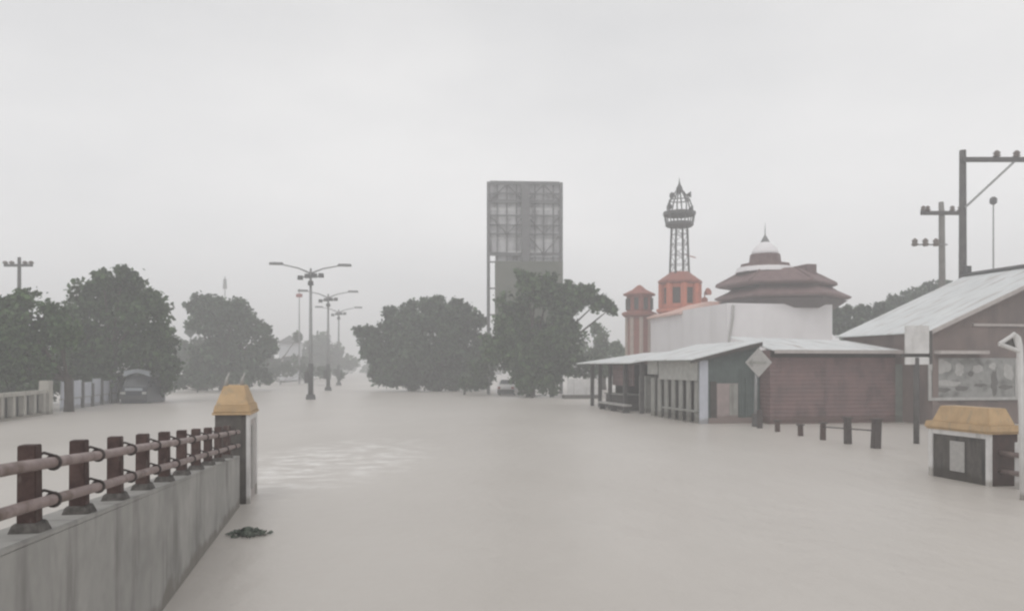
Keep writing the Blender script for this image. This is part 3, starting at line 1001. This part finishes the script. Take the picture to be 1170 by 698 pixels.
# white bent post with a triangular frame
t = thing('road_sign_post', 'white steel post with a small white triangular frame at the right edge', 'sign post', P(1166, 560, 17.4))
z = lambda y: P(0, y, 17.4).z
x = lambda p: (p - 1166) / F * 17.4
part('post', MB().tube([(x(1170), 0, GZ), (x(1168), 0, z(470)), (x(1165), 0, z(396)), (x(1163), 0, z(386)), (x(1157), 0, z(381))], [.075, .072, .066, .06, .05], 12), 'white', t, smooth=True)
tri = [(x(1141), -.03, z(393)), (x(1158), -.03, z(382)), (x(1163), -.03, z(401))]
mb = MB()
for i in range(3):
    mb.tube([tri[i], tri[(i + 1) % 3]], .045, 8)
part('triangle_frame', mb, 'white', t)
mb = MB().prism([Vector(p) + Vector((0, .03, 0)) for p in tri], (0, .01, 0))
part('triangle_plate', mb, 'signdark', t)

# diamond sign on a post
t = thing('traffic_sign', 'pale diamond shaped traffic sign on a thin post beside the green stall wall', 'sign', P(863, 487, 38.4), math.radians(14))
z = lambda y: P(0, y, 38.2).z
c = z(414)
hw = 17 / F * 38.2
part('post', MB().tube([(0, 0, GZ), (.05, 0, c + .5)], .065, 10), 'galv', t, smooth=True)
part('post_foot', MB().box(-.13, .11, -.12, .12, GZ, .62, .02, .02), 'darkpole', t)
part('plate', MB().prism([(-hw + .12, -.10, c), (.12, -.10, c - hw), (hw + .12, -.10, c), (.12, -.10, c + hw)], (0, .025, 0)), 'plaque', t)
mb = MB()
mb.box(-.25, .5, -.125, -.103, c - .06, c + .05)
mb.prism([(-.42, -.125, c), (-.2, -.125, c + .2), (-.2, -.125, c - .2)], (0, .022, 0))
part('marking', mb, 'stallgrey', t)

# ------------------------------------------------------------------ utility poles
t = thing('utility_pole', 'tall utility pole with long braced crossarm above the tin warehouse roof', 'utility pole', P(1100, HOR, 49), 0, 'utility poles')
z = lambda y: P(0, y, 49).z
x = lambda p: (p - 1100) / F * 49
part('pole', MB().tube([(0, 0, GZ), (0, 0, z(172))], [.26, .19], 12), 'darkpole', t, smooth=True)
part('crossarm', MB().box(x(1097), x(1182), -.32, -.2, z(186.5), z(181)), 'darkpole', t)
part('brace', MB().tube([(0, -.26, z(238)), (x(1156), -.26, z(186))], .07, 6), 'galv', t)
for px in (1136, 1158.5, 1178):
    part('insulator', MB().lathe((x(px), -.26), [(.10, z(181)), (.23, z(179.5)), (.12, z(178)), (.22, z(176.5)), (.08, z(173.5))], 10), 'ceramic', t, smooth=True)
t = thing('utility_pole', 'shorter utility pole with two small crossarms left of the tall braced one', 'utility pole', P(1076, HOR, 58), 0, 'utility poles')
z = lambda y: P(0, y, 58).z
x = lambda p: (p - 1076) / F * 58
part('pole', MB().tube([(.08, 0, GZ), (0, 0, z(245)), (-.05, 0, z(231))], [.27, .2, .17], 12), 'concpole', t, smooth=True)
part('crossarm', MB().box(x(1050), x(1098), -.3, -.18, z(246.5), z(242)), 'darkpole', t)
for px in (1053, 1058, 1086, 1095):
    part('insulator', MB().lathe((x(px), -.24), [(.10, z(242)), (.22, z(240.8)), (.1, z(239.5)), (.18, z(238)), (.06, z(236))], 10), 'ceramic', t, smooth=True)
part('lower_crossarm', MB().box(x(1040), x(1080), -.32, -.24, z(281), z(279.5)), 'galv', t)
for px in (1043, 1055, 1067):
    part('insulator', MB().lathe((x(px), -.28), [(.14, z(282)), (.25, z(280)), (.15, z(278)), (.22, z(276)), (.06, z(273))], 10), 'ceramic', t, smooth=True)
t = thing('utility_pole', 'far utility pole with a crossarm poking over the leftmost tree', 'utility pole', P(22, HOR, 74), 0, 'utility poles')
z = lambda y: P(0, y, 74).z
x = lambda p: (p - 22) / F * 74
part('pole', MB().tube([(0, 0, GZ), (0, 0, z(294))], [.24, .15], 12), 'darkpole', t, smooth=True)
part('crossarm', MB().box(x(6), x(39), -.25, -.15, z(305), z(302)), 'darkpole', t)
for px in (7.5, 15, 30, 37):
    part('insulator', MB().lathe((x(px), -.2), [(.12, z(302)), (.26, z(300.5)), (.10, z(298.5))], 8), 'ceramic', t, smooth=True)
t = thing('mast', 'thin lightning mast with a knob behind the right warehouse roof', 'mast', P(1135, HOR, 66))
part('pole', MB().tube([(0, 0, GZ), (0, 0, P(0, 232, 66).z)], [.09, .05], 8), 'galv', t)
part('knob', MB().lathe((0, 0), [(.1, P(0, 234, 66).z), (.27, P(0, 232, 66).z), (.27, P(0, 227, 66).z), (.1, P(0, 225, 66).z)], 10), 'darksteel', t)

# ------------------------------------------------------------------ left bank: balustrade, panels, van
t = thing('balustrade', 'beige concrete balustrade with pale rail on the far left bank', 'balustrade', R(-17.4, 38), YAW)
zt = 1.42
part('top_rail', MB().box(-.18, .18, -2.5, 10.4, zt - .22, zt), 'beige', t, bevel=.02)
part('bottom_rail', MB().box(-.14, .14, -2.5, 10.4, GZ, .10), 'beige', t)
part('back_wall', MB().box(-.40, -.25, -2.5, 10.4, GZ, 1.15), 'shade', t)  # dark sheet put in for the shade between the balusters
for k in range(9):
    y = -1.9 + k * 1.5
    part('baluster', MB().box(-.13, .16, y - .19, y + .19, .102, zt - .222), 'beige', t, bevel=.02)
part('end_post', MB().box(-.28, .28, 10.42, 11.1, GZ, 1.95), 'beige', t, bevel=.03)

t = thing('panel_fence', 'pale blue panel fence with dark posts behind the left trunk', 'fence', R(-17.6, 51.5), YAW)
for k in range(6):
    y = 0.2 + k * 2.25
    h = (2.1, 1.85, 1.7, 1.9, 1.7, 1.9)[k]
    p_ = part('panel', MB().box(-.04, .04, y, y + 1.75, .75, h), 'lilac', t)
    part('lower_panel', MB().box(-.06, .0, y, y + 1.75, GZ, .70), 'lilac', p_)
    part('post', MB().box(-.12, .12, y + 1.82, y + 2.14, GZ, h - .1), 'darkpole', t)
part('top_rail', MB().box(-.06, .06, 0, 13.5, .70, .745), 'stallgrey', t)

t = thing('parked_van', 'dark blue van with painted pale roof highlight standing in water under the left trees', 'van', P(153, HOR, 62), math.radians(6))
prof = [(-.0, .02), (-.06, .95), (.25, 1.15), (.95, 2.05), (1.5, 2.22), (4.0, 2.2), (4.4, 1.9), (4.45, .02)]
mb = MB()
mb.prism([(-.95, y, z_) for y, z_ in prof], (1.9, 0, 0))
for v in mb.bm.verts:
    if v.co.z > 1.1:
        v.co.x *= 1 - .10 * (v.co.z - 1.1)
body = part('body', mb, 'vanblue', t, bevel=.05)
mb = MB()
mb.prism([(-.78, .29, 1.22), (.78, .29, 1.22), (.70, .82, 1.92), (-.70, .82, 1.92)], (0, -.05, .03))
part('windscreen', mb, 'glass', t)
mb = MB()
mb.prism([(-.95, .55, 2.0), (-.5, .55, 2.18), (0, .55, 2.30), (.5, .55, 2.18), (.95, .55, 2.0), (.9, .55, 2.42), (0, .55, 2.58), (-.9, .55, 2.42)], (0, .5, 0))
part('roof_highlight', mb, 'vanpale', t)  # pale arched shape stands in for the highlight on the van roof
for s in (-1, 1):
    for y in (1.2, 2.2, 3.2):
        part('side_window', MB().box(s * .895 - .025, s * .895 + .025, y, y + .85, 1.35, 1.85), 'glass', t)
part('grille', MB().box(-.62, .62, -.085, -.055, .95, 1.16), 'vanpale', t)
part('bumper', MB().box(-.96, .96, -.18, -.06, .32, .58), 'darksteel', t, bevel=.03)
for s in (-1, 1):
    part('headlight', MB().box(s * .75 - .16, s * .75 + .16, -.09, -.05, .68, .88), 'lamplens', t, bevel=.01)
    part('mirror', MB().box(s * 1.05 - .1, s * 1.05 + .1, .25, .33, 1.2, 1.5), 'rubber', t)
    for y in (.8, 3.6):
        part('wheel', MB().tube([(s * .68, y, -.16), (s * .93, y, -.16)], .34, 18), 'rubber', t)

t = thing('parked_car', 'white car seen from behind under the trees below the billboard', 'car', P(578, HOR, 80), math.radians(-8))
prof = [(0, .15), (-.05, .75), (.1, .95), (.45, 1.0), (.95, 1.48), (2.2, 1.5), (2.9, 1.0), (3.9, .85), (4.0, .15)]
mb = MB()
mb.prism([(-.84, y, z_) for y, z_ in prof], (1.68, 0, 0))
for v in mb.bm.verts:
    if v.co.z > 1.05:
        v.co.x *= .82
part('body', mb, 'carwhite', t, bevel=.05)
mb = MB()
mb.prism([(-.66, .50, 1.06), (.66, .50, 1.06), (.60, .88, 1.42), (-.60, .88, 1.42)], (0, -.04, .03))
part('rear_window', mb, 'glass', t)
part('bumper', MB().box(-.82, .82, -.16, -.04, .12, .55), 'darksteel', t, bevel=.03)
for s in (-1, 1):
    part('tail_light', MB().box(s * .66 - .13, s * .66 + .13, -.08, -.04, .60, .80), 'redlamp', t, bevel=.01)
    for y in (.7, 3.2):
        part('wheel', MB().tube([(s * .62, y, -.2), (s * .83, y, -.2)], .30, 18), 'rubber', t)

t = thing('low_wall', 'short whitewashed wall standing in water left of the open far stall', 'wall', P(664, HOR, 73), YAW)
part('wall_body', MB().box(-1.2, 1.5, 0, .2, GZ, P(0, 433, 73).z), 'white', t)
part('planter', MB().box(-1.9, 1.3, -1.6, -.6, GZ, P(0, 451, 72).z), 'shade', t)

# far pale house
t = thing('house', 'pale far house between the trees left of the lamps', 'house', P(331, HOR, 150), YAW)
part('wall', MB().box(-1.9, 1.9, 0, 5, GZ, P(0, 392, 150).z), 'housepale', t)
part('roof', MB().prism([(-2.3, -.4, P(0, 392, 150).z + .01), (2.3, -.4, P(0, 392, 150).z + .01), (0, -.4, P(0, 383, 150).z)], (0, 5.8, 0)), 'galv', t)
w_ = part('window', MB().box(-1.3, 1.3, -.08, -.003, 3.3, 4.6), 'trim', t)
part('pane', MB().box(-1.15, 1.15, -.086, -.082, 3.42, 4.48), 'housewin', w_)


# ------------------------------------------------------------------ trees
def leaf_mesh(name, blobs, leaf, cover, seed, subs=22, zmin=.02, spread=.9, maxn=40000):
    """blobs: (centre, radius); many small leaf faces in lumpy clusters"""
    r = np.random.default_rng(seed)
    pts = []
    for c, rad in blobs:
        c = np.array(c)
        k = subs
        d = r.normal(size=(k, 3))
        d /= np.linalg.norm(d, axis=1)[:, None]
        cs = c + d * rad * r.uniform(.35, .86, (k, 1)) * np.array([1, spread, .92])
        rs = rad * r.uniform(.15, .40, k)
        cs = np.vstack([cs, c[None]])
        rs = np.append(rs, rad * .62)
        for q, w_ in zip(cs, rs):
            n_ = int(4 * math.pi * w_ * w_ * cover * 1.25 / (leaf * leaf))
            n_ = max(12, min(n_, 4500))
            dd = r.normal(size=(n_, 3))
            dd /= np.linalg.norm(dd, axis=1)[:, None]
            rr = w_ * (r.random((n_, 1)) ** .45) * r.choice([1, 1, 1, 1.12, 1.25, 1.4], (n_, 1))
            pts.append(q + dd * rr * np.array([1, 1, .82]))
    p = np.vstack(pts)
    p = p[p[:, 2] > zmin]
    if len(p) > maxn:
        p = p[r.permutation(len(p))[:maxn]]
    p = p + r.normal(size=p.shape) * leaf * .35
    n_ = len(p)
    a = r.normal(size=(n_, 3))
    a /= np.linalg.norm(a, axis=1)[:, None]
    b = r.normal(size=(n_, 3))
    b -= a * (a * b).sum(1)[:, None]
    b /= np.linalg.norm(b, axis=1)[:, None]
    s = leaf * r.uniform(.35, 1.15, (n_, 1))
    a, b = a * s * .85, b * s * .5
    vv = np.stack([p - a, p + b + a * .1, p + a, p - b + a * .1], 1).reshape(-1, 3)
    vv[:, 2] = np.maximum(vv[:, 2], zmin * .5)
    me = bpy.data.meshes.new(name)
    me.vertices.add(n_ * 4)
    me.vertices.foreach_set('co', vv.astype(np.float32).ravel())
    me.loops.add(n_ * 4)
    me.loops.foreach_set('vertex_index', np.arange(n_ * 4, dtype=np.int32))
    me.polygons.add(n_)
    me.polygons.foreach_set('loop_start', np.arange(0, n_ * 4, 4, dtype=np.int32))
    me.polygons.foreach_set('loop_total', np.full(n_, 4, dtype=np.int32))
    me.update(calc_edges=True)
    return me


def tree(label, D, clumps, base_px, mat_='leaf', leaf=.30, cover=1.1, seed=1, trunk=.32, name='tree', cat='tree', group=None, dz=.7, subs=22, maxn=120000, base_D=None, lean=.35):
    r = random.Random(seed)
    bp = P(base_px, HOR, base_D or D)
    t = thing(name, label, cat, bp, 0, group)
    blobs = []
    for px, py, rp_ in clumps:
        rad = rp_ / F * D
        c = P(px, py, D + r.uniform(-dz, dz) * rad)
        blobs.append((c, rad))
    lb = [((c.x - bp.x, c.y - bp.y, c.z), rad) for c, rad in blobs]
    part('crown', leaf_mesh('crown', lb, leaf, cover, seed, subs, maxn=maxn), mat_, t)
    mb = MB()
    cx = sum(b[0][0] * b[1] for b in lb) / sum(b[1] for b in lb)
    cyy = sum(b[0][1] * b[1] for b in lb) / sum(b[1] for b in lb)
    top = max(b[0][2] for b in lb)
    fork = Vector((cx * lean, cyy * lean, top * .32))
    mb.tube([(0, 0, GZ), (cx * lean * .2, cyy * lean * .2, top * .12), fork], [trunk * 1.35, trunk, trunk * .85], 10)
    for c, rad in lb:
        c = Vector(c)
        if c.z < top * .38:
            continue
        mid = fork.lerp(c, .5) + Vector((r.uniform(-.3, .3), r.uniform(-.3, .3), -.3))
        mb.tube([fork - Vector((0, 0, .3)), mid, c], [trunk * .55, trunk * .3, trunk * .1], 7)
    part('trunk', mb, 'bark', t, smooth=True)
    return t


G1 = 'trees along the left bank'
G2 = 'trees on the right bank'
tree('broad dark tree at the left frame edge with a thick dark trunk', 51,
     [(-30, 380, 55), (12, 365, 36), (45, 385, 34), (10, 412, 38), (50, 422, 26), (-6, 350, 22), (28, 342, 18), (58, 360, 20), (75, 380, 24)], 79, 'leaf2', .27, 1.1, 1, .26, group=G1, lean=.03)
tree('largest rounded tree of the left bank, rising above the dark blue van', 63,
     [(135, 336, 32), (102, 345, 27), (78, 366, 24), (165, 355, 30), (184, 388, 26), (122, 380, 48), (166, 402, 36), (84, 400, 34), (112, 422, 32), (192, 420, 17), (152, 325, 17), (118, 318, 12), (140, 312, 10), (175, 340, 12)], 120, 'leaf', .30, 1.1, 2, .36, group=G1)
tree('grey green rounded tree in the middle of the left bank, before the pale house', 95,
     [(246, 352, 22), (232, 347, 17), (268, 354, 20), (285, 374, 20), (260, 382, 36), (230, 368, 17), (302, 378, 9), (268, 412, 26), (238, 408, 22), (296, 402, 18), (218, 352, 6), (285, 420, 18), (250, 425, 18), (222, 420, 14), (306, 392, 12), (240, 434, 13), (262, 434, 13), (282, 432, 13), (300, 428, 12), (222, 436, 12)], 255, 'leaf3', .40, 1.1, 3, .40, group=G1)
tree('faint far tree hazy behind the street lamps', 190,
     [(365, 392, 16), (348, 403, 14), (383, 402, 14), (368, 412, 22), (398, 414, 12)], 368, 'leaf3', .7, 1.1, 4, .45, group=G1)
tree('low hazy tree between the largest and the middle left trees', 118,
     [(214, 400, 16), (204, 418, 16), (226, 392, 9), (232, 420, 14), (218, 376, 6)], 214, 'leaf3', .5, .9, 5, .3, group=G1)
tree('low far shrubby trees beside the pale far house', 140,
     [(302, 412, 12), (318, 418, 12), (342, 414, 11), (288, 418, 14), (312, 400, 6), (340, 385, 5)], 310, 'leaf3', .55, .9, 6, .3, group=G1)
tree('wide hazy tree overhanging the street left of the billboard', 93,
     [(480, 366, 26), (452, 374, 22), (428, 383, 17), (510, 368, 25), (534, 374, 20), (550, 394, 18), (470, 398, 36), (518, 402, 38), (548, 424, 16), (432, 406, 18), (496, 347, 12), (412, 379, 7), (470, 424, 22), (510, 430, 20), (440, 424, 16), (530, 352, 10), (546, 366, 12), (455, 420, 20), (490, 425, 20), (530, 420, 24), (550, 410, 22), (425, 395, 18), (470, 350, 10), (520, 350, 12), (445, 358, 10), (430, 428, 13), (450, 434, 13), (472, 436, 14), (495, 438, 14), (515, 438, 14), (535, 436, 14), (552, 432, 12), (500, 352, 14), (488, 350, 12), (535, 362, 14), (558, 412, 12), (556, 428, 11), (559, 398, 10)], 500, 'leaf3', .38, 1.15, 7, .42, group=G2)
tree('dark green tree standing right before the billboard with one long right bough', 76,
     [(612, 335, 24), (586, 352, 24), (640, 348, 24), (602, 386, 40), (640, 388, 28), (572, 398, 24), (584, 408, 18), (612, 426, 24), (664, 334, 15), (684, 344, 15), (650, 330, 12), (698, 352, 7), (645, 415, 18), (628, 322, 12), (592, 408, 20), (622, 405, 30), (600, 432, 20), (630, 432, 16), (572, 372, 16), (566, 402, 13), (650, 375, 16), (600, 318, 14), (672, 338, 14), (660, 348, 12)], 606, 'leaf', .33, 1.1, 8, .36, group=G2)
tree('pale green bushy tree between the billboard tree and the turret', 98,
     [(688, 396, 18), (668, 406, 18), (706, 400, 12), (682, 376, 9), (715, 408, 12)], 690, 'leaf4', .36, 1.0, 9, .26, group=G2)
tree('dark tree behind the mosque and the warehouse roof', 84,
     [(985, 357, 14), (966, 360, 13), (1006, 354, 10), (975, 378, 20), (955, 372, 14), (995, 368, 16), (952, 355, 6), (1015, 360, 14)], 980, 'leaf3', .34, 1.1, 10, .3, group=G2)
tree('rounded tree top showing over the warehouse roof below the poles', 92,
     [(1046, 338, 15), (1064, 334, 14), (1022, 347, 12), (1050, 356, 22), (1080, 330, 10), (1030, 352, 14), (1040, 345, 14)], 1050, 'leaf3', .36, 1.1, 11, .3, group=G2)
# shrubs under the trees
for i, (lab, D, cl, b, mt) in enumerate((
        ('hazy hedge before the far pale house', 125, [(290, 425, 12), (310, 425, 13), (330, 424, 12), (350, 425, 12), (370, 426, 11), (388, 428, 8), (275, 424, 12)], 320, 'leaf3'),
        ('low dark shrub behind the beige balustrade', 60, [(-10, 440, 24), (0, 440, 20), (12, 440, 20), (25, 442, 20), (38, 442, 18), (50, 440, 20), (62, 440, 18), (72, 438, 18), (40, 432, 16)], 30, 'leaf2'),
        ('dark shrub between the blue panels and the van', 66, [(95, 440, 20), (108, 436, 18), (120, 435, 20), (135, 440, 18), (180, 440, 18), (165, 430, 18), (192, 436, 14), (150, 425, 14)], 140, 'leaf'),
        ('hazy shrub along the bank right of the van', 88, [(205, 436, 12), (225, 434, 12), (195, 440, 10), (245, 434, 12), (265, 432, 11), (285, 430, 9)], 225, 'leaf3'),
        ('dark shrub at the water edge under the wide hazy tree', 81, [(530, 438, 10), (540, 436, 12), (550, 438, 11), (553, 424, 11), (556, 412, 10), (545, 422, 13), (557, 402, 8)], 530, 'leaf'),
        ('green shrub behind the short whitewashed wall', 79, [(652, 424, 12), (668, 422, 13), (684, 424, 12), (698, 426, 10), (660, 412, 10), (680, 414, 10)], 668, 'leaf2'),
        ('dark shrub at the foot of the billboard tree', 73, [(600, 440, 13), (618, 442, 14), (600, 436, 8), (634, 446, 9)], 608, 'leaf'))):
    tree(lab, D, cl, b, mt, .28, 1.0, 30 + i, .09, 'shrub', 'shrub', 'shrubs on the banks', subs=10)

# far wood, one hazy mass
r = random.Random(5)
bl = []
for k in range(150):
    D = r.uniform(215, 300)
    px = -500 + 2200 * k / 150 + r.uniform(-10, 10)
    if 398 < px < 418:
        continue
    rad = r.uniform(3, 5.5)
    c = P(px, HOR, D)
    bl.append(((c.x, c.y, r.uniform(1.5, 5.0)), rad))
me = leaf_mesh('far_wood', bl, 1.1, .9, 77, 9, maxn=60000)
single('far_wood', me, 'leaf3', 'far hazy line of woods beyond the flooded street', None, kind='stuff')
